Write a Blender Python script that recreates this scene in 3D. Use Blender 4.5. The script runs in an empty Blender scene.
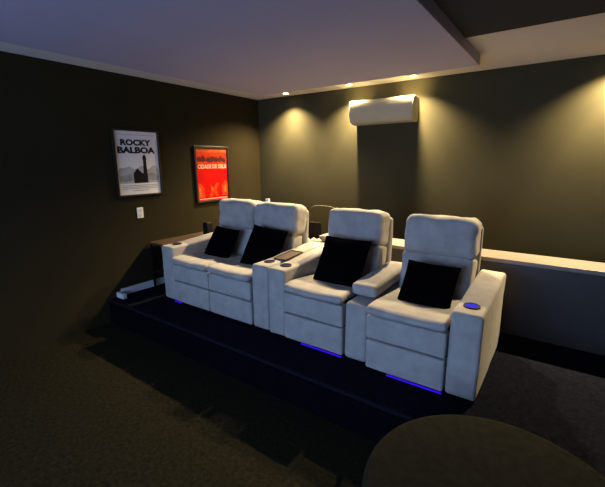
import bpy, bmesh, math, random
from mathutils import Vector, Matrix, noise
random.seed(4)
scene = bpy.context.scene
COL = scene.collection
PI = math.pi

# ------------------------------------------------------------------ materials
def new_mat(name):
    m = bpy.data.materials.new(name); m.use_nodes = True
    nt = m.node_tree
    return m, nt, nt.nodes['Principled BSDF']

def mat(name, col, rough=0.6, metal=0.0, var=0.0, vscale=8.0, bump=0.0, bscale=60.0, bdist=0.01,
        sheen=0.0, spec=0.5, detail=4.0):
    m, nt, b = new_mat(name)
    b.inputs['Base Color'].default_value = (*col, 1)
    b.inputs['Roughness'].default_value = rough
    b.inputs['Metallic'].default_value = metal
    b.inputs['Specular IOR Level'].default_value = spec
    if sheen:
        b.inputs['Sheen Weight'].default_value = sheen
        b.inputs['Sheen Roughness'].default_value = 0.5
    tc = nt.nodes.new('ShaderNodeTexCoord')
    if var:
        n = nt.nodes.new('ShaderNodeTexNoise'); n.inputs['Scale'].default_value = vscale
        n.inputs['Detail'].default_value = detail
        nt.links.new(tc.outputs['Object'], n.inputs['Vector'])
        r = nt.nodes.new('ShaderNodeValToRGB')
        r.color_ramp.elements[0].position = 0.3; r.color_ramp.elements[1].position = 0.7
        r.color_ramp.elements[0].color = (*[c * (1 - var) for c in col], 1)
        r.color_ramp.elements[1].color = (*[min(1, c * (1 + var)) for c in col], 1)
        nt.links.new(n.outputs['Fac'], r.inputs['Fac'])
        nt.links.new(r.outputs['Color'], b.inputs['Base Color'])
    if bump:
        n2 = nt.nodes.new('ShaderNodeTexNoise'); n2.inputs['Scale'].default_value = bscale
        n2.inputs['Detail'].default_value = 3
        nt.links.new(tc.outputs['Object'], n2.inputs['Vector'])
        bp = nt.nodes.new('ShaderNodeBump'); bp.inputs['Strength'].default_value = bump
        bp.inputs['Distance'].default_value = bdist
        nt.links.new(n2.outputs['Fac'], bp.inputs['Height'])
        nt.links.new(bp.outputs['Normal'], b.inputs['Normal'])
    return m

def emis(name, col, strength, base=(0.02, 0.02, 0.02)):
    m, nt, b = new_mat(name)
    b.inputs['Base Color'].default_value = (*base, 1)
    b.inputs['Emission Color'].default_value = (*col, 1)
    b.inputs['Emission Strength'].default_value = strength
    b.inputs['Roughness'].default_value = 0.9; b.inputs['Specular IOR Level'].default_value = 0.0
    return m

M = {}
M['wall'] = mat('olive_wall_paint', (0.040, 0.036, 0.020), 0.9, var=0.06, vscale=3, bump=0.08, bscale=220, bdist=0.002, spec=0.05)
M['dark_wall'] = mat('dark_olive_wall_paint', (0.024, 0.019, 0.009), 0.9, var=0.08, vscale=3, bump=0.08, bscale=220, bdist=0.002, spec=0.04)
M['ceiling'] = mat('white_ceiling_paint', (0.72, 0.68, 0.64), 0.9, var=0.02, vscale=2, spec=0.1)
M['dark_ceiling'] = mat('dark_grey_ceiling', (0.05, 0.05, 0.05), 0.9, var=0.03, vscale=2, spec=0.1)  # even dark grey for the ceiling area right of the panel
M['panel'] = mat('grey_paint_blue_light_tint', (0.46, 0.43, 0.56), 0.9, var=0.02, vscale=2, spec=0.1)  # darker grey panel paint; lavender tint is the screen's blue light painted in
M['riser'] = mat('black_riser_paint', (0.0025, 0.0025, 0.004), 0.9, var=0.1, vscale=12, spec=0.02)
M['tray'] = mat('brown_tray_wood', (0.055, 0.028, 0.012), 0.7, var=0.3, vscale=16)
M['carpet'] = mat('brown_carpet', (0.017, 0.015, 0.009), 0.95, var=0.35, vscale=42, bump=0.6, bscale=260, bdist=0.01, spec=0.0, detail=6)
M['navy'] = mat('navy_carpet', (0.0085, 0.009, 0.014), 0.95, var=0.3, vscale=50, bump=0.5, bscale=260, bdist=0.008, spec=0.0)
M['fabric'] = mat('pale_grey_suede', (0.325, 0.305, 0.28), 0.85, var=0.13, vscale=11, bump=0.16, bscale=150, bdist=0.004, sheen=0.15, spec=0.15)
M['black_fabric'] = mat('black_velvet', (0.0020, 0.0018, 0.0022), 0.95, var=0.2, vscale=30, bump=0.3, bscale=120, bdist=0.004, spec=0.0)
M['pouf'] = mat('dark_grey_upholstery', (0.012, 0.0115, 0.0085), 0.95, var=0.25, vscale=30, bump=0.4, bscale=200, bdist=0.006, spec=0.05)
M['black'] = mat('black_plastic', (0.006, 0.005, 0.005), 0.6, var=0.1, vscale=20, spec=0.12)
M['metal'] = mat('black_metal', (0.008, 0.007, 0.006), 0.5, 0.6, var=0.1, vscale=20)
M['white'] = mat('white_plastic', (0.72, 0.71, 0.68), 0.4, var=0.02, vscale=10)
M['ac'] = mat('cream_plastic', (0.34, 0.31, 0.21), 0.6, var=0.02, vscale=10)
M['trim'] = mat('white_trim_paint', (0.55, 0.54, 0.52), 0.5, var=0.04, vscale=12)
M['wood'] = mat('brown_wood', (0.045, 0.024, 0.011), 0.6, var=0.3, vscale=14)
M['pale_wood'] = mat('pale_laminate', (0.20, 0.155, 0.125), 0.5, var=0.05, vscale=12)
M['dark_wood'] = mat('dark_cabinet_wood', (0.020, 0.015, 0.011), 0.5, var=0.2, vscale=12)
M['frame'] = mat('black_frame', (0.012, 0.009, 0.007), 0.4, var=0.1, vscale=15)
M['paper'] = mat('white_poster_paper', (0.78, 0.74, 0.71), 0.55, var=0.02, vscale=10, spec=0.08)
M['ink'] = mat('black_ink', (0.014, 0.012, 0.012), 0.6, var=0.1, vscale=20, spec=0.08)
M['grey1'] = mat('grey_ink', (0.30, 0.29, 0.285), 0.6, var=0.25, vscale=14, spec=0.08)
M['grey2'] = mat('light_grey_ink', (0.44, 0.43, 0.42), 0.6, var=0.1, vscale=10, spec=0.08)
M['red'] = mat('red_ink', (0.42, 0.003, 0.0015), 0.5, var=0.15, vscale=7, spec=0.08)
M['orange'] = mat('orange_ink', (0.48, 0.09, 0.02), 0.5, var=0.25, vscale=9, spec=0.08)
M['orange2'] = mat('red_orange_ink', (0.46, 0.030, 0.006), 0.5, var=0.25, vscale=12, spec=0.08)
M['maroon'] = mat('dark_maroon_ink', (0.07, 0.012, 0.01), 0.6, var=0.3, vscale=30, spec=0.08)
M['cream'] = mat('cream_ink', (0.52, 0.38, 0.25), 0.5, var=0.06, vscale=12, spec=0.08)
M['chair'] = mat('olive_painted_metal', (0.065, 0.055, 0.033), 0.5, var=0.1, vscale=12)
M['cloth'] = mat('white_cloth', (0.62, 0.60, 0.57), 0.8, var=0.08, vscale=20, bump=0.3, bscale=60)
M['lens'] = emis('lamp_lens', (1.0, 0.78, 0.42), 40.0)
M['led'] = emis('blue_led', (0.035, 0.0, 1.0), 0.75)
M['cup_led'] = emis('cup_holder_led', (0.02, 0.02, 1.0), 0.7)
M['screen'] = emis('screen_light', (0.38, 0.57, 1.0), 12.0)
M['glass_blk'] = mat('black_glass', (0.004, 0.004, 0.005), 0.15, var=0.05, vscale=10)

# ------------------------------------------------------------------ object helpers
def empty(name, label, cat, loc=(0, 0, 0), rz=0, group=None):
    o = bpy.data.objects.new(name, None); COL.objects.link(o)
    o.location = loc; o.rotation_euler = (0, 0, rz); o.empty_display_size = 0.1
    o['label'] = label; o['category'] = cat
    if group: o['group'] = group
    return o

def obj(name, bm, m, parent=None, smooth=True, label=None):
    me = bpy.data.meshes.new(name)
    bmesh.ops.recalc_face_normals(bm, faces=bm.faces[:])
    for f in bm.faces: f.smooth = smooth
    bm.to_mesh(me); bm.free()
    if smooth:
        try: me.set_sharp_from_angle(angle=math.radians(50))
        except Exception: pass
    me.materials.append(m)
    o = bpy.data.objects.new(name, me); COL.objects.link(o)
    if parent: o.parent = parent
    if label: o['label'] = label
    return o

def tag(o, label, cat, group=None):
    o['label'] = label; o['category'] = cat
    if group: o['group'] = group
    return o

def struct(name, bm, m, smooth=False):
    o = obj(name, bm, m, None, smooth); o['kind'] = 'structure'
    return o

def copy_tree(o, parent=None):
    c = o.copy(); COL.objects.link(c)
    if parent: c.parent = parent
    for ch in list(o.children): copy_tree(ch, c)
    return c

def box(bm, x0, x1, y0, y1, z0, z1, bev=0.0, seg=2):
    r = bmesh.ops.create_cube(bm, size=1.0)
    vs = r['verts']
    for v in vs:
        v.co = Vector(((x0 + x1) / 2 + v.co.x * (x1 - x0), (y0 + y1) / 2 + v.co.y * (y1 - y0), (z0 + z1) / 2 + v.co.z * (z1 - z0)))
    if bev:
        es = list({e for v in vs for e in v.link_edges})
        bmesh.ops.bevel(bm, geom=es, offset=bev, segments=seg, profile=0.5, affect='EDGES')
    return bm

def bx(*a, **k):
    bm = bmesh.new(); return box(bm, *a, **k)

def axis_coords(h, r, m):
    e = [0, .12, .3, .55, .8, 1.0]
    lo = [-h + r * t for t in e]
    mid = [-(h - r) + 2 * (h - r) * i / m for i in range(1, m)]
    return lo + mid + [-t for t in reversed(lo)]

def soft(bm, x0, x1, y0, y1, z0, z1, r=0.03, m=6, puff=(0, 0, 0), wr=0.0, wscale=6.0, seed=0.0, deform=None):
    """rounded, puffed upholstery block"""
    c = Vector(((x0 + x1) / 2, (y0 + y1) / 2, (z0 + z1) / 2))
    h = Vector(((x1 - x0) / 2, (y1 - y0) / 2, (z1 - z0) / 2))
    r = min(r, h.x * .98, h.y * .98, h.z * .98)
    A = [axis_coords(h[i], r, m) for i in range(3)]
    cache = {}
    def vert(p):
        k = tuple(round(q, 6) for q in p)
        if k in cache: return cache[k]
        q = Vector(p)
        inn = Vector([max(-(h[i] - r), min(h[i] - r, q[i])) for i in range(3)])
        d = q - inn
        if d.length > 1e-9: q = inn + d.normalized() * r
        u = [max(-1, min(1, q[i] / h[i])) for i in range(3)]
        n = (d.normalized() if d.length > 1e-9 else Vector((0, 0, 1)))
        off = Vector((0, 0, 0))
        for i in range(3):
            j, k2 = (i + 1) % 3, (i + 2) % 3
            w = (1 - u[j] ** 2) * (1 - u[k2] ** 2)
            off[i] += puff[i] * w * u[i]
        q = q + off
        if wr:
            P = (q + c) * wscale + Vector((seed, seed * 1.7, 0))
            q = q + n * (noise.noise(P) * wr + noise.noise(P * 2.3) * wr * .5)
        q = q + c
        if deform: q = deform(q)
        v = bm.verts.new(q); cache[k] = v
        return v
    for i in range(3):
        j, k = (i + 1) % 3, (i + 2) % 3
        for s in (-1, 1):
            for a in range(len(A[j]) - 1):
                for b in range(len(A[k]) - 1):
                    pts = []
                    for (aa, bb) in ((a, b), (a + 1, b), (a + 1, b + 1), (a, b + 1)):
                        p = [0, 0, 0]; p[i] = s * h[i]; p[j] = A[j][aa]; p[k] = A[k][bb]
                        pts.append(vert(p))
                    if len(set(pts)) == 4:
                        bm.faces.new(pts if s > 0 else pts[::-1])
    return bm

def sf(*a, **k):
    bm = bmesh.new(); return soft(bm, *a, **k)

def lathe(bm, prof, cx=0, cy=0, cz=0, n=32, sx=1, sy=1):
    rings = []
    for (r, z) in prof:
        if r < 1e-6: rings.append([bm.verts.new((cx, cy, cz + z))])
        else: rings.append([bm.verts.new((cx + sx * r * math.cos(2 * PI * i / n), cy + sy * r * math.sin(2 * PI * i / n), cz + z)) for i in range(n)])
    for a, b in zip(rings, rings[1:]):
        for i in range(n):
            j = (i + 1) % n
            if len(a) == 1 and len(b) == 1: continue
            if len(a) == 1: bm.faces.new((a[0], b[i], b[j]))
            elif len(b) == 1: bm.faces.new((a[i], a[j], b[0]))
            else: bm.faces.new((a[i], a[j], b[j], b[i]))
    return bm

def tube(bm, pts, r, n=8, cap=True):
    pts = [Vector(p) for p in pts]
    rings = []
    for i, p in enumerate(pts):
        t = (pts[min(i + 1, len(pts) - 1)] - pts[max(i - 1, 0)]).normalized()
        a = t.orthogonal().normalized() if i == 0 else (rings_u - t * rings_u.dot(t)).normalized()
        rings_u = a
        b = t.cross(a)
        rings.append([bm.verts.new(p + (a * math.cos(2 * PI * k / n) + b * math.sin(2 * PI * k / n)) * r) for k in range(n)])
    for a, b in zip(rings, rings[1:]):
        for k in range(n):
            bm.faces.new((a[k], a[(k + 1) % n], b[(k + 1) % n], b[k]))
    if cap:
        bm.faces.new(rings[0][::-1]); bm.faces.new(rings[-1])
    return bm

def prism(bm, pts2, f0, f1):
    """polygon pts2 extruded between maps f0(u,v), f1(u,v)"""
    a = [bm.verts.new(f0(*p)) for p in pts2]; b = [bm.verts.new(f1(*p)) for p in pts2]
    n = len(pts2)
    bm.faces.new(a[::-1]); bm.faces.new(b)
    for i in range(n):
        bm.faces.new((a[i], a[(i + 1) % n], b[(i + 1) % n], b[i]))
    return bm

# ------------------------------------------------------------------ levels (metres, lower floor z = 0)
EYE = 1.65
PL = 0.25            # platform top
H = EYE + 0.87       # ceiling
XL, XR, YB, YF = -3.78, 2.0, 4.25, -2.9
PE = 1.82            # platform front edge

# ------------------------------------------------------------------ setting
struct('floor', bx(XL - .1, XR + .1, YF - .1, YB + .1, -0.1, 0.0), M['carpet'])
plat = struct('floor_platform', bx(XL, XR, PE, YB, 0.0, PL, bev=0.012, seg=3), M['navy'])
struct('trim_2', bx(XL, XR, PE - .010, PE, 0.0, PL - .025, bev=.002), M['riser'])
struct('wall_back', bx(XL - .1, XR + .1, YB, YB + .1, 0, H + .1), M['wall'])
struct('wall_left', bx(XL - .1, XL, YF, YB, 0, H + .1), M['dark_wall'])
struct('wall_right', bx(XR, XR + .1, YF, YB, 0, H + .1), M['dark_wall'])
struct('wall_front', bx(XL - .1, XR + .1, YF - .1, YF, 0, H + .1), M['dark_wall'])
struct('ceiling', bx(XL - .1, XR + .1, YF - .1, YB + .1, H, H + .1), M['ceiling'])
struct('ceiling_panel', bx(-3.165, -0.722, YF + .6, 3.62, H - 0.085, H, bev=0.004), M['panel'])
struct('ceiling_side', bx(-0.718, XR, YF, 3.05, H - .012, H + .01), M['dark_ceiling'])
struct('baseboard_left', bx(XL, XL + .015, 1.95, YB, PL, PL + .078, bev=0.004), M['trim'])
struct('baseboard_back', bx(XL + .015, XR, YB - .015, YB, PL, PL + .078, bev=0.004), M['trim'])
struct('trim_1', bx(XL, XL + .13, 1.90, 1.945, PL, PL + .055, bev=0.006), M['trim'])

# ------------------------------------------------------------------ downlights
def downlight(x, label):
    y = 4.07
    t = empty('downlight', label, 'ceiling light', (x, y, H), group='downlights along the back wall')
    bm = bmesh.new()
    lathe(bm, [(0.034, 0.0), (0.034, -.003), (0.050, -.006), (0.054, -.003), (0.054, 0.0)], n=32)
    obj('trim_ring', bm, M['white'], t)
    bm = bmesh.new()
    lathe(bm, [(0, -.002), (0.020, -.004), (0.0335, -.0015), (0.0335, 0.0)], n=32)
    obj('lamp_lens', bm, M['lens'], t)
    for (ang, bl, e) in ((62, .5, MAIN), (130, 1.0, SPILL)):
        ld = bpy.data.lights.new('downlight_beam', 'SPOT'); ld.energy = e
        ld.spot_size = math.radians(ang); ld.spot_blend = bl; ld.shadow_soft_size = 0.018
        ld.color = (1.0, 0.77, 0.43)
        lo = bpy.data.objects.new('downlight_beam', ld); COL.objects.link(lo)
        lo.location = (x, y, H - .03); lo.rotation_euler = (math.radians(-9) if ang > 100 else 0, 0, 0)
MAIN, SPILL = 92.0, 500.0
downlight(-3.135, 'small round recessed downlight nearest the left back corner')
downlight(-2.205, 'small round recessed downlight above the left end of the air conditioner')
downlight(-1.447, 'small round recessed downlight above the right end of the air conditioner')
downlight(0.25, 'small round recessed downlight on its own, farthest right of the air conditioner')

# ------------------------------------------------------------------ projection screen on the front wall (behind the camera)
scr = empty('projection_screen', 'wide glowing projection screen on the front wall facing the seats', 'screen', (-1.5, YF, 1.45))
obj('screen_surface', bx(-1.5, 1.5, .02, .03, -.85, .85), M['screen'], scr, smooth=False)
bm = bmesh.new()
for a in ((-1.56, -1.5, -.91, .91), (1.5, 1.56, -.91, .91), (-1.5, 1.5, -.91, -.85), (-1.5, 1.5, .85, .91)):
    box(bm, a[0], a[1], 0.0, .045, a[2], a[3])
obj('screen_frame', bm, M['black'], scr, smooth=False)

# ------------------------------------------------------------------ seating
ARM_H = 0.570
def arm(parent, x0, x1, led='bright', seed=0.0, h=ARM_H, name='armrest'):
    def d(p):
        t = max(0.0, min(1.0, (p.y - 0.12) / 0.66)); t = t * t * (3 - 2 * t)
        k = max(0, min(1, p.z / h))
        return Vector((p.x, p.y, p.z + 0.035 * t * k))
    a = obj(name, sf(x0, x1, 0.0, 0.90, 0.012, h, r=0.022, m=7, puff=(0.004, 0.006, 0.004), wr=0.004, wscale=5, seed=seed, deform=d), M['fabric'], parent)
    cx = (x0 + x1) / 2
    if led:
        bm = bmesh.new()
        yy = 0.135; zt = h + 0.0045
        lathe(bm, [(0.036, -.03), (0.036, .002), (0.041, .006), (0.047, .004), (0.048, -.012)], cx, yy, zt, n=32)
        c = obj('cup_holder', bm, M['black'], a, label='black cup holder ring')
        bm = bmesh.new()
        lathe(bm, [(0, .002), (0.030, .002), (0.0355, .0035), (0.0355, -.01)], cx, yy, zt, n=32)
        obj('cup_holder_light', bm, M['cup_led'] if led == 'bright' else M['cup_dim'], a, label='blue light inside the cup holder')
    return a
M['cup_dim'] = emis('cup_holder_led_dim', (0.05, 0.03, 0.6), 0.12)

def lean(p, y0, z0, ang):
    dy, dz = p.y - y0, p.z - z0
    c, s = math.cos(ang), math.sin(ang)
    return Vector((p.x, y0 + dy * c + dz * s, z0 - dy * s + dz * c))

def seat(parent, x0, x1, seed=0.0, led=(.3, .98), top=0.97, hx=.002, hr=-.002):
    g = 0.004
    # seat cushion with a rolled front lip
    def dseat(p):
        f = max(0, min(1, (0.09 - p.y) / 0.12))
        u = (p.x - (x0 + x1) / 2) / ((x1 - x0) / 2)
        return Vector((p.x, p.y, p.z - 0.006 * f * f - 0.006 * (1 - u * u) - 0.085 * max(0, p.y - .06)))
    obj('seat_cushion', sf(x0 + g, x1 - g, -0.040, 0.64, 0.424, 0.484, r=0.030, m=8, puff=(0.0, 0.010, 0.004), wr=0.005, wscale=6, seed=seed, deform=dseat), M['fabric'], parent)
    obj('front_panel', sf(x0 + g, x1 - g, -0.018, 0.12, 0.242, 0.404, r=0.014, m=6, puff=(0, 0.010, 0), wr=0.003, wscale=7, seed=seed + 3), M['fabric'], parent)
    obj('footrest', sf(x0 + g, x1 - g, -0.016, 0.13, 0.022, 0.230, r=0.014, m=6, puff=(0, 0.010, 0), wr=0.003, wscale=7, seed=seed + 5), M['fabric'], parent)
    ang = math.radians(13)
    def dl(p): return lean(p, 0.53, 0.40, ang)
    obj('backrest', sf(x0 + hx * .6 + .003, x1 - .003, 0.53, 0.70, 0.39, 0.735, r=0.026, m=7, puff=(0.0, 0.016, 0.0), wr=0.006, wscale=6, seed=seed + 7, deform=dl), M['fabric'], parent)
    def dh(p):
        u = (p.x - (x0 + x1) / 2) / ((x1 - x0) / 2)
        q = Vector(p)
        if p.z > 0.85:                      # crown of the cushion, gathered wrinkles along the top
            q.z += 0.006 * noise.noise(Vector((p.x * 28 + seed, p.y * 6, 1.3))) - 0.008 * u ** 4
        return lean(q, 0.60, 0.70, math.radians(6))
    obj('headrest', sf(x0 + hx, x1 + hr, 0.59, 0.80, 0.716, top, r=0.048, m=9, puff=(0.004, 0.024, 0.008), wr=0.010, wscale=10, seed=seed + 11, deform=dh), M['fabric'], parent)
    def db(p): return lean(p, 0.50, 0.40, ang)
    obj('back_shell', sf(x0 - .000, x1 + .004, 0.735, 0.80, 0.06, 0.93, r=0.03, m=6, puff=(0, .01, 0), wr=0.004, wscale=5, seed=seed + 13,
        deform=lambda p: p + Vector((0, .07 * max(0, min(1, p.z / .7)), 0))), M['fabric'], parent)
    if led:
        bm = bx(x0 + led[0] * (x1 - x0), x0 + led[1] * (x1 - x0), -0.010, 0.002, 0.004, 0.012, bev=.002)
        obj('led_strip', bm, M['led'], parent, label='glowing blue strip under the footrest')

def base(parent, x0, x1):
    obj('base', bx(x0, x1, 0.05, 0.62, 0.0, 0.425, bev=.004), M['black'], parent)

yfront = 2.18
# loveseat
lx0, lx1 = -3.364, -1.930
cxl = (lx0 + lx1) / 2
love = empty('loveseat', 'pale grey two-seat reclining loveseat beside the wooden side table, without an arm between seats', 'sofa', (cxl, yfront, PL), group='reclining seats on the platform')
L = lambda x: x - cxl
arm(love, L(-3.327), L(-3.147), 'dim', 1.0)
arm(love, L(-2.071), L(-1.895), 'dim', 2.0)
seat(love, L(-3.145), L(-2.611), 3.0, led=(-.01, .18), top=1.010, hx=.022, hr=.007)
seat(love, L(-2.609), L(-2.073), 8.0, led=None, top=1.002, hx=.010, hr=.018)
base(love, L(-3.145), L(-2.073))

# middle recliner
cxm = -1.44
mid = empty('recliner', 'pale grey recliner in the middle, one black pillow, between loveseat and raised console armrest', 'recliner', (cxm, yfront - .012, PL), group='reclining seats on the platform')
Mx = lambda x: x - cxm
arm(mid, Mx(-1.884), Mx(-1.715), 'dim', 5.0)
seat(mid, Mx(-1.713), Mx(-1.181), 14.0, top=1.0, hx=.015)
base(mid, Mx(-1.713), Mx(-1.181))
# small tray lying on the loveseat's right arm
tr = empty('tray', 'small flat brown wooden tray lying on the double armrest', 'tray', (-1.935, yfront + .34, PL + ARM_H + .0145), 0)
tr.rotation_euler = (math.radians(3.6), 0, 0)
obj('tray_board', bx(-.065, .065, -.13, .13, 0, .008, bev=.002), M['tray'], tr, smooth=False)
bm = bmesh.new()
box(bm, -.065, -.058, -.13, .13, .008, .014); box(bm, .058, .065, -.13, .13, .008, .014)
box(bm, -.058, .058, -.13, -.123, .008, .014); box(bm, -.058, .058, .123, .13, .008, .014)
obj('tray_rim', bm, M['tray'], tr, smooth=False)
# low console arm with a padded lid
con = obj('console_post', sf(Mx(-1.177), Mx(-1.000), 0.0, 0.88, 0.012, 0.438, r=0.03, m=6, puff=(0.004, 0.008, 0.008), wr=0.003, wscale=5, seed=21), M['fabric'], mid)
def dpad(p):
    t = max(0, p.y - .1)
    return Vector((p.x, p.y, p.z + 0.03 * t))
obj('console_lid', sf(Mx(-1.188), Mx(-0.998), 0.115, 0.80, 0.456, 0.542, r=0.028, m=7, puff=(0.003, 0.005, 0.008), wr=0.004, wscale=5, seed=23, deform=dpad), M['fabric'], mid, label='raised padded lid')

# right recliner
cxr = -0.63
rec = empty('recliner', 'pale grey recliner nearest the right end, beside the bright blue cup holder', 'recliner', (cxr, yfront - .045, PL), group='reclining seats on the platform')
Rx = lambda x: x - cxr
seat(rec, Rx(-0.988), Rx(-0.466), 31.0, top=1.003)
arm(rec, Rx(-0.462), Rx(-0.287), 'bright', 33.0, h=0.550)
base(rec, Rx(-0.988), Rx(-0.466))

# ------------------------------------------------------------------ pillows
def pillow_mesh(w, t, seed):
    bm = bmesh.new(); n = 18
    def g(i): 
        s = -1 + 2 * i / n
        return math.copysign(abs(s) ** 0.85, s)
    V = {}
    for side in (1, -1):
        for i in range(n + 1):
            for j in range(n + 1):
                edge = i in (0, n) or j in (0, n)
                if edge and side == -1: V[(-1, i, j)] = V[(1, i, j)]; continue
                u, v = g(i), g(j)
                k = ((1 - u ** 2) * (1 - v ** 2)) ** 0.45
                pin_u = 1 - 0.05 * (1 - v ** 2) * abs(u) ** 3
                pin_v = 1 - 0.05 * (1 - u ** 2) * abs(v) ** 3
                z = side * t / 2 * k + 0.006 * noise.noise(Vector((u * 3 + seed, v * 3, side)))*(0 if edge else 1)
                V[(side, i, j)] = bm.verts.new((u * w / 2 * pin_u, z, v * w / 2 * pin_v))
    for side in (1, -1):
        for i in range(n):
            for j in range(n):
                q = [V[(side, i, j)], V[(side, i + 1, j)], V[(side, i + 1, j + 1)], V[(side, i, j + 1)]]
                bm.faces.new(q if side == -1 else q[::-1])
    return bm
def pillow(x, y, z, w, tilt, roll, yaw, label, seed):
    o = obj('throw_pillow', pillow_mesh(w, 0.13, seed), M['black_fabric'])
    o.location = (x, y, z)
    o.rotation_euler = (Matrix.Rotation(yaw, 4, 'Z') @ Matrix.Rotation(-tilt, 4, 'X') @ Matrix.Rotation(roll, 4, 'Y')).to_euler()
    tag(o, label, 'pillow', 'black throw pillows on the seats')
R = math.radians
pillow(-2.865, 2.580, PL + .570, 0.37, R(33), R(2), R(-2), 'black throw pillow on the loveseat seat next to the side table', 1)
pillow(-2.250, 2.545, PL + .615, 0.41, R(31), R(5), R(5), 'black throw pillow on the loveseat seat next to the double armrest', 2)
pillow(-1.400, 2.510, PL + .612, 0.425, R(33), R(0), R(0), 'black throw pillow on the middle recliner, between double armrest and console lid', 3)
pillow(-0.692, 2.445, PL + .560, 0.365, R(39), R(1), R(0), 'black throw pillow on the recliner with the bright blue cup holder', 4)

# ------------------------------------------------------------------ round pouf in the foreground
po = empty('pouf', 'large round dark grey pouf in the foreground on the lower floor', 'pouf', (-0.06, 1.285, 0))
bm = bmesh.new()
pr = 0.483; pz = 0.480
prof = [(0, .03), (pr - .03, .03), (pr, .05), (pr + .004, .22), (pr, pz - .05)]
for k in range(1, 7):
    a = PI / 2 * k / 6
    prof.append((pr - .045 + .045 * math.cos(a), pz - .045 + .045 * math.sin(a) - .004))
prof += [(pr * .7, pz + .006), (pr * .4, pz + .012), (0, pz + .014)]
lathe(bm, prof, n=72)
obj('body', bm, M['pouf'], po)
bm = bmesh.new(); lathe(bm, [(0, 0), (pr - .06, 0), (pr - .06, .03), (0, .03)], n=48)
obj('base', bm, M['black'], po)

# ------------------------------------------------------------------ side table by the left wall
st = empty('side_table', 'narrow side table with brown wooden top and black legs by the left wall', 'side table', (-3.58, 2.60, PL))
obj('table_top', bx(-.175, .175, -.28, .50, .505, .53, bev=.004), M['wood'], st, smooth=False)
for sx in (-1, 1):
    for y in (-.265, .485):
        obj('leg', bx(sx * .16 - .011, sx * .16 + .011, y - .011, y + .011, 0, .505, bev=.002), M['metal'], st, smooth=False)
bm = bmesh.new()
for y in (-.265, .485): box(bm, -.149, .149, y - .008, y + .008, .17, .19)
for sx in (-1, 1): box(bm, sx * .16 - .008, sx * .16 + .008, -.254, .474, .17, .19)
obj('stretcher', bm, M['metal'], st, smooth=False)
obj('shelf', bx(-.149, .149, -.254, .474, .19, .20), M['dark_wood'], st, smooth=False)

# dark bottle-like speaker standing on the side table's far end
bm = bmesh.new()
sp = tag(obj('speaker', sf(-.042, .042, -.045, .045, 0, .17, r=.012, m=4), M['black']), 'small dark speaker on the side table behind the loveseat armrest', 'speaker')
bm.free()
sp.location = (-3.46, 2.92, PL + .53)
bm = bmesh.new()
lathe(bm, [(0, .003), (.022, .002), (.030, 0), (.030, -.004)], n=24)
g = obj('speaker_grille', bm, M['metal'], sp); g.rotation_euler = (PI / 2, 0, 0); g.location = (0, -.046, .09)

# ------------------------------------------------------------------ counter behind the recliners
ct = empty('counter', 'long counter with pale top and dark front behind the recliners', 'counter', (-0.75, 3.40, PL))
obj('counter_top', bx(-1.33, 2.60, -.16, .14, .603, .635, bev=.004), M['pale_wood'], ct, smooth=False)
obj('cabinet', bx(-1.15, 2.56, -.12, .13, .0, .603, bev=.004), M['dark_wood'], ct, smooth=False)
# low table behind the loveseat with laptop and cloth
lt = empty('low_table', 'low black table behind the double armrest', 'table', (-2.50, 3.42, PL))
obj('table_top', bx(-.40, .40, -.26, .26, .475, .50, bev=.004), M['dark_wood'], lt, smooth=False)
for sx in (-1, 1):
    for sy in (-1, 1):
        obj('leg', bx(sx * .37 - .015, sx * .37 + .015, sy * .23 - .015, sy * .23 + .015, 0, .475), M['metal'], lt, smooth=False)
lap = empty('laptop', 'open black laptop on the low table behind the loveseat', 'laptop', (-2.32, 3.55, PL + .50), R(6))
obj('keyboard_base', bx(-.13, .13, -.10, .10, 0, .016, bev=.004), M['black'], lap, smooth=False)
scp = obj('laptop_lid', bx(-.13, .13, -.005, .005, 0, .225, bev=.003), M['black'], lap, smooth=False)
scp.location = (0, -.103, .014); scp.rotation_euler = (R(8), 0, 0)
obj('laptop_screen', bx(-.12, .12, .0055, .007, .015, .212), M['glass_blk'], scp, smooth=False)
# crumpled white cloth
bm = bmesh.new()
n = 26
V = [[None] * (n + 1) for _ in range(n + 1)]
for i in range(n + 1):
    for j in range(n + 1):
        u, v = i / n * 2 - 1, j / n * 2 - 1
        rr = min(1, math.hypot(u, v))
        h = (1 - rr ** 2) * 0.055 + abs(noise.noise(Vector((u * 2.3, v * 2.3, .7)))) * .07 * (1 - rr ** 4) + abs(noise.noise(Vector((u * 6, v * 6, 2.7)))) * .015
        V[i][j] = bm.verts.new((u * .15 * (1 + .15 * noise.noise(Vector((u, v, 5)))), v * .085, max(.003, h)))
for i in range(n):
    for j in range(n): bm.faces.new((V[i][j], V[i + 1][j], V[i + 1][j + 1], V[i][j + 1]))
bmesh.ops.solidify(bm, geom=bm.faces[:], thickness=.002)
cl = tag(obj('cloth', bm, M['cloth']), 'crumpled white cloth on the low table behind the double armrest', 'cloth')
cl.location = (-2.17, 3.285, PL + .502)

# thin framed chair behind, at the counter's left end
ch = empty('wire_chair', 'thin wire-framed chair with rounded back behind the gap between loveseat and recliner', 'chair', (-2.42, 3.80, PL))
bm = bmesh.new()
pts = [(-.24, .0, .44)]
for k in range(0, 17):
    a = PI * (1 - k / 16)
    pts.append((.21 * math.copysign(abs(math.cos(a)) ** .6, math.cos(a)), .07, .74 + .125 * abs(math.sin(a)) ** .7))
pts.append((.24, .0, .44))
tube(bm, pts, .005)
obj('back_frame', bm, M['chair'], ch)
obj('seat', sf(-.23, .23, -.36, .04, .42, .46, r=.018, m=4), M['black'], ch)
for sx in (-1, 1):
    for y in (-.33, .02):
        bm = bmesh.new(); tube(bm, [(sx * .20, y, .43), (sx * .22, y + (.03 if y > 0 else -.03), 0)], .010)
        obj('leg', bm, M['metal'], ch)

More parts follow.
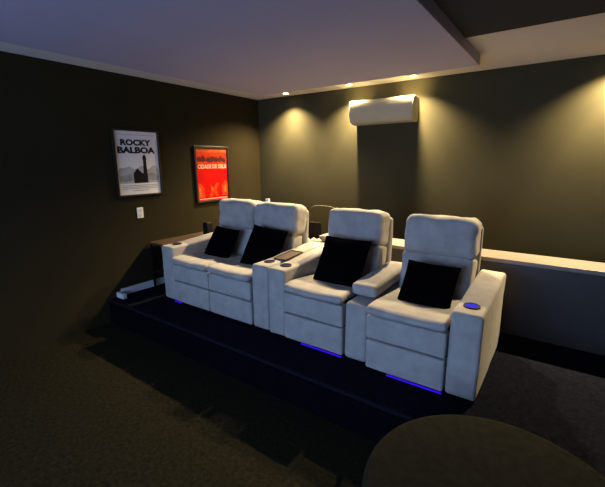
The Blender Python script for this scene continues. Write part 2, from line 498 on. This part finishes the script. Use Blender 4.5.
# small white box on the seam between the loveseat headrests
sb = tag(obj('small_box', sf(-.018, .018, -.018, .018, 0, .034, r=.006, m=3), M['white']), 'tiny white box lying on top of the loveseat beside the seam of its headrests', 'box')
sb.location = (-2.475, 2.885, PL + .998)

# ------------------------------------------------------------------ wall plate
wp = empty('wall_switch', 'small white switch plate on the left wall below the white poster', 'switch', (XL, 2.262, EYE - .535))
obj('plate', bx(0, .009, -.036, .036, -.058, .058, bev=.003), M['white'], wp, smooth=False)
for z in (-.024, .024):
    obj('rocker', bx(.009, .013, -.015, .015, z - .017, z + .017, bev=.002), M['trim'], wp, smooth=False)

# ------------------------------------------------------------------ posters
def poster_base(name, label, y0, y1, z0, z1, paper, fw=.022):
    t = empty(name, label, 'poster', (XL, (y0 + y1) / 2, (z0 + z1) / 2), group='framed posters on the left wall')
    hw, hh = (y1 - y0) / 2, (z1 - z0) / 2
    bm = bmesh.new()
    box(bm, 0, .028, -hw, -hw + fw, -hh, hh, bev=.003); box(bm, 0, .028, hw - fw, hw, -hh, hh, bev=.003)
    box(bm, 0, .028, -hw + fw, hw - fw, hh - fw, hh, bev=.003); box(bm, 0, .028, -hw + fw, hw - fw, -hh, -hh + fw, bev=.003)
    obj('frame', bm, M['frame'], t, smooth=False)
    pw, ph = 2 * (hw - fw), 2 * (hh - fw)
    obj('poster_sheet', bx(.004, .012, -pw / 2, pw / 2, -ph / 2, ph / 2), paper, t, smooth=False)
    return t, pw, ph

def pmap(pw, ph, d):
    return lambda u, v: Vector((d, (u - .5) * pw, (.5 - v) * ph))

def printed(t, name, polys, m, pw, ph, d):
    bm = bmesh.new()
    for p in polys: prism(bm, p, pmap(pw, ph, .0115), pmap(pw, ph, d))
    return obj(name, bm, m, t, smooth=False)

def rect(u0, u1, v0, v1): return [(u0, v0), (u1, v0), (u1, v1), (u0, v1)]

def text(t, name, s, u0, u1, v0, v1, m, pw, ph, d, bold=.02):
    cu = bpy.data.curves.new('lettering', 'FONT'); cu.body = s; cu.align_x = 'LEFT'
    cu.offset = bold; cu.extrude = .01; cu.resolution_u = 3
    to = bpy.data.objects.new('lettering', cu); COL.objects.link(to)
    bpy.context.view_layer.update()
    dg = bpy.context.evaluated_depsgraph_get()
    me = bpy.data.meshes.new_from_object(to.evaluated_get(dg))
    bpy.data.objects.remove(to, do_unlink=True); bpy.data.curves.remove(cu)
    xs = [v.co.x for v in me.vertices]; ys = [v.co.y for v in me.vertices]
    X0, X1, Y0, Y1 = min(xs), max(xs), min(ys), max(ys)
    for v in me.vertices:
        u = u0 + (v.co.x - X0) / (X1 - X0) * (u1 - u0)
        w = v1 + (v.co.y - Y0) / (Y1 - Y0) * (v0 - v1)
        v.co = Vector((d + (.0006 if v.co.z > 0 else -.0004), (u - .5) * pw, (.5 - w) * ph))
    me.materials.clear(); me.materials.append(m)
    o = bpy.data.objects.new(name, me); COL.objects.link(o); o.parent = t
    return o

t, pw, ph = poster_base('framed_poster', 'black and white framed film poster with bold black title, on the left wall', 2.035, 2.555, EYE - .350, EYE + .338, M['paper'], fw=.018)
text(t, 'poster_title', 'ROCKY', .13, .84, .125, .222, M['ink'], pw, ph, .0128, .05)
text(t, 'poster_title', 'BALBOA', .05, .93, .240, .345, M['ink'], pw, ph, .0128, .05)
printed(t, 'poster_border', [rect(.05, .95, .052, .058)], M['grey1'], pw, ph, .0124)
hill = [(.03, .82), (.03, .60)] + [(.03 + .94 * k / 16, .60 - .05 * abs(math.sin(k * .55)) - .02 * math.cos(k * 1.3)) for k in range(1, 16)] + [(.97, .60), (.97, .82)]
printed(t, 'poster_picture', [hill], M['grey2'], pw, ph, .0124)
printed(t, 'poster_picture', [[(.03, .70), (.3, .665), (.55, .68), (.8, .66), (.97, .70), (.97, .78), (.03, .79)]], M['grey1'], pw, ph, .0129)
# plain dark house with a tall slim tower in the middle of the picture
printed(t, 'poster_picture', [[(.36, .82), (.36, .66), (.46, .58), (.57, .66), (.60, .66), (.615, .44), (.60, .44), (.60, .42), (.61, .42), (.61, .385), (.65, .36), (.69, .385), (.69, .42), (.70, .42), (.70, .44), (.685, .44), (.70, .82)]], M['ink'], pw, ph, .0134)
printed(t, 'poster_credits', [rect(.08, .92, v, v + .010) for v in (.85, .875, .90)] + [rect(.3, .7, .935, .945)], M['grey1'], pw, ph, .0124)

t, pw, ph = poster_base('framed_poster', 'red and orange framed film poster with cream title, on the left wall', 3.03, 3.600, EYE - .508, EYE + .200, M['red'], fw=.028)
printed(t, 'poster_band', [rect(.0, 1.0, .0, .30)], M['orange2'], pw, ph, .0124)
printed(t, 'poster_band', [rect(.0, 1.0, .0, .075)], M['orange'], pw, ph, .0128)
random.seed(11)
sh = []
for k in range(17):
    u = .06 + k * .053; w = .028 + random.random() * .012; a = .12 + random.random() * .06; b = .27 - random.random() * .03
    sh.append([(u - w, b), (u - w * .8, a + .05), (u - w * .3, a), (u + w * .5, a + .01), (u + w, a + .06), (u + w * .7, b)])
for k, p in enumerate(sh): printed(t, 'poster_picture', [p], M['maroon'], pw, ph, .0134 + k * .00006)
text(t, 'poster_title', 'CIDADE DE DEUS', .04, .97, .305, .385, M['cream'], pw, ph, .0128, .03)
for p in ([(.02, .66), (.12, .68), (.20, .76), (.22, .95), (.02, .95)], [(.40, .70), (.50, .76), (.62, .66), (.70, .68), (.60, .80), (.66, .93), (.56, .93), (.52, .85), (.44, .95), (.34, .95), (.44, .80)], [(.78, .72), (.9, .62), (.98, .66), (.98, .93), (.80, .93)]):
    printed(t, 'poster_picture', [p], M['orange2'], pw, ph, .0124)
for p in ([(.04, .74), (.10, .75), (.14, .92), (.05, .93)], [(.42, .74), (.50, .79), (.48, .84), (.43, .80)], [(.84, .76), (.93, .70), (.94, .85), (.86, .86)]):
    printed(t, 'poster_picture', [p], M['orange'], pw, ph, .0129)
printed(t, 'poster_credits', [rect(.04, .96, .965, .978)], M['cream'], pw, ph, .0124)

# ------------------------------------------------------------------ air conditioner
ac = empty('air_conditioner', 'cream split air conditioner high on the back wall above a dark shadow', 'air conditioner', (-1.808, YB, EYE + .422))
prof = [(0, .262), (-.15, .262), (-.186, .260), (-.199, .252), (-.206, .235), (-.208, .12), (-.204, .075), (-.190, .040), (-.160, .012), (-.12, .0), (0, .0)]
hw = .378
def xm(x): return lambda y, z: Vector((x, y, z))
bm = bmesh.new(); prism(bm, prof, xm(-hw), xm(hw))
bmesh.ops.bevel(bm, geom=[e for e in bm.edges if abs(abs(e.verts[0].co.x) - hw) < 1e-5 and abs(abs(e.verts[1].co.x) - hw) < 1e-5], offset=.010, segments=3, affect='EDGES')
obj('body', bm, M['ac'], ac)
bm = bmesh.new()
fp = [(-.206, .236), (-.211, .222), (-.2125, .12), (-.2085, .088), (-.2045, .089), (-.206, .12), (-.204, .218), (-.200, .232)]
prism(bm, fp, xm(-hw + .012), xm(hw - .012)); obj('front_panel', bm, M['ac'], ac)
bm = bmesh.new()
lv = [(-.2055, .078), (-.194, .040), (-.165, .012), (-.158, .016), (-.188, .045), (-.200, .079)]
prism(bm, lv, xm(-hw + .03), xm(hw - .03)); obj('air_flap', bm, M['ac'], ac)
bm = bmesh.new(); prism(bm, [(-.2115, .135), (-.2135, .135), (-.2135, .147), (-.2115, .147)], xm(-.03), xm(.03)); obj('badge', bm, M['grey1'], ac, label='small grey badge')
bm = bmesh.new()
tube(bm, [(hw - .0, -.10, .10), (hw + .001, -.10, .10)], .004)
obj('indicator', bm, M['white'], ac)

# ------------------------------------------------------------------ camera
import numpy as np
f = 370.0; cx, cy = 302.5, 243.5
vx = Vector((-233 - cx, 165 - cy, f)); vy = Vector((570 - cx, 160 - cy, f))
X = -vx.normalized(); Y = vy.normalized(); Y = (Y - X * X.dot(Y)).normalized(); Z = X.cross(Y)
# camera axes in world coordinates (image axes: x right, y down, z forward)
right = Vector((X.x, Y.x, Z.x)); down = Vector((X.y, Y.y, Z.y)); fwd = Vector((X.z, Y.z, Z.z))
cam = bpy.data.cameras.new('camera'); co = bpy.data.objects.new('camera', cam); COL.objects.link(co)
mw = Matrix((( right.x, -down.x, -fwd.x, 0), (right.y, -down.y, -fwd.y, 0), (right.z, -down.z, -fwd.z, EYE), (0, 0, 0, 1)))
co.matrix_world = mw
cam.sensor_width = 36; cam.sensor_fit = 'HORIZONTAL'; cam.lens = f / 605 * 36
cam.clip_start = .05
scene.camera = co

# ------------------------------------------------------------------ world, view
w = bpy.data.worlds.new('world'); scene.world = w; w.use_nodes = True
w.node_tree.nodes['Background'].inputs['Color'].default_value = (0.01, 0.012, 0.02, 1)
w.node_tree.nodes['Background'].inputs['Strength'].default_value = 0.1
vs = scene.view_settings
vs.view_transform = 'Standard'; vs.look = 'None'; vs.gamma = 1.0; vs.use_curve_mapping = False
vs.exposure = 0.0
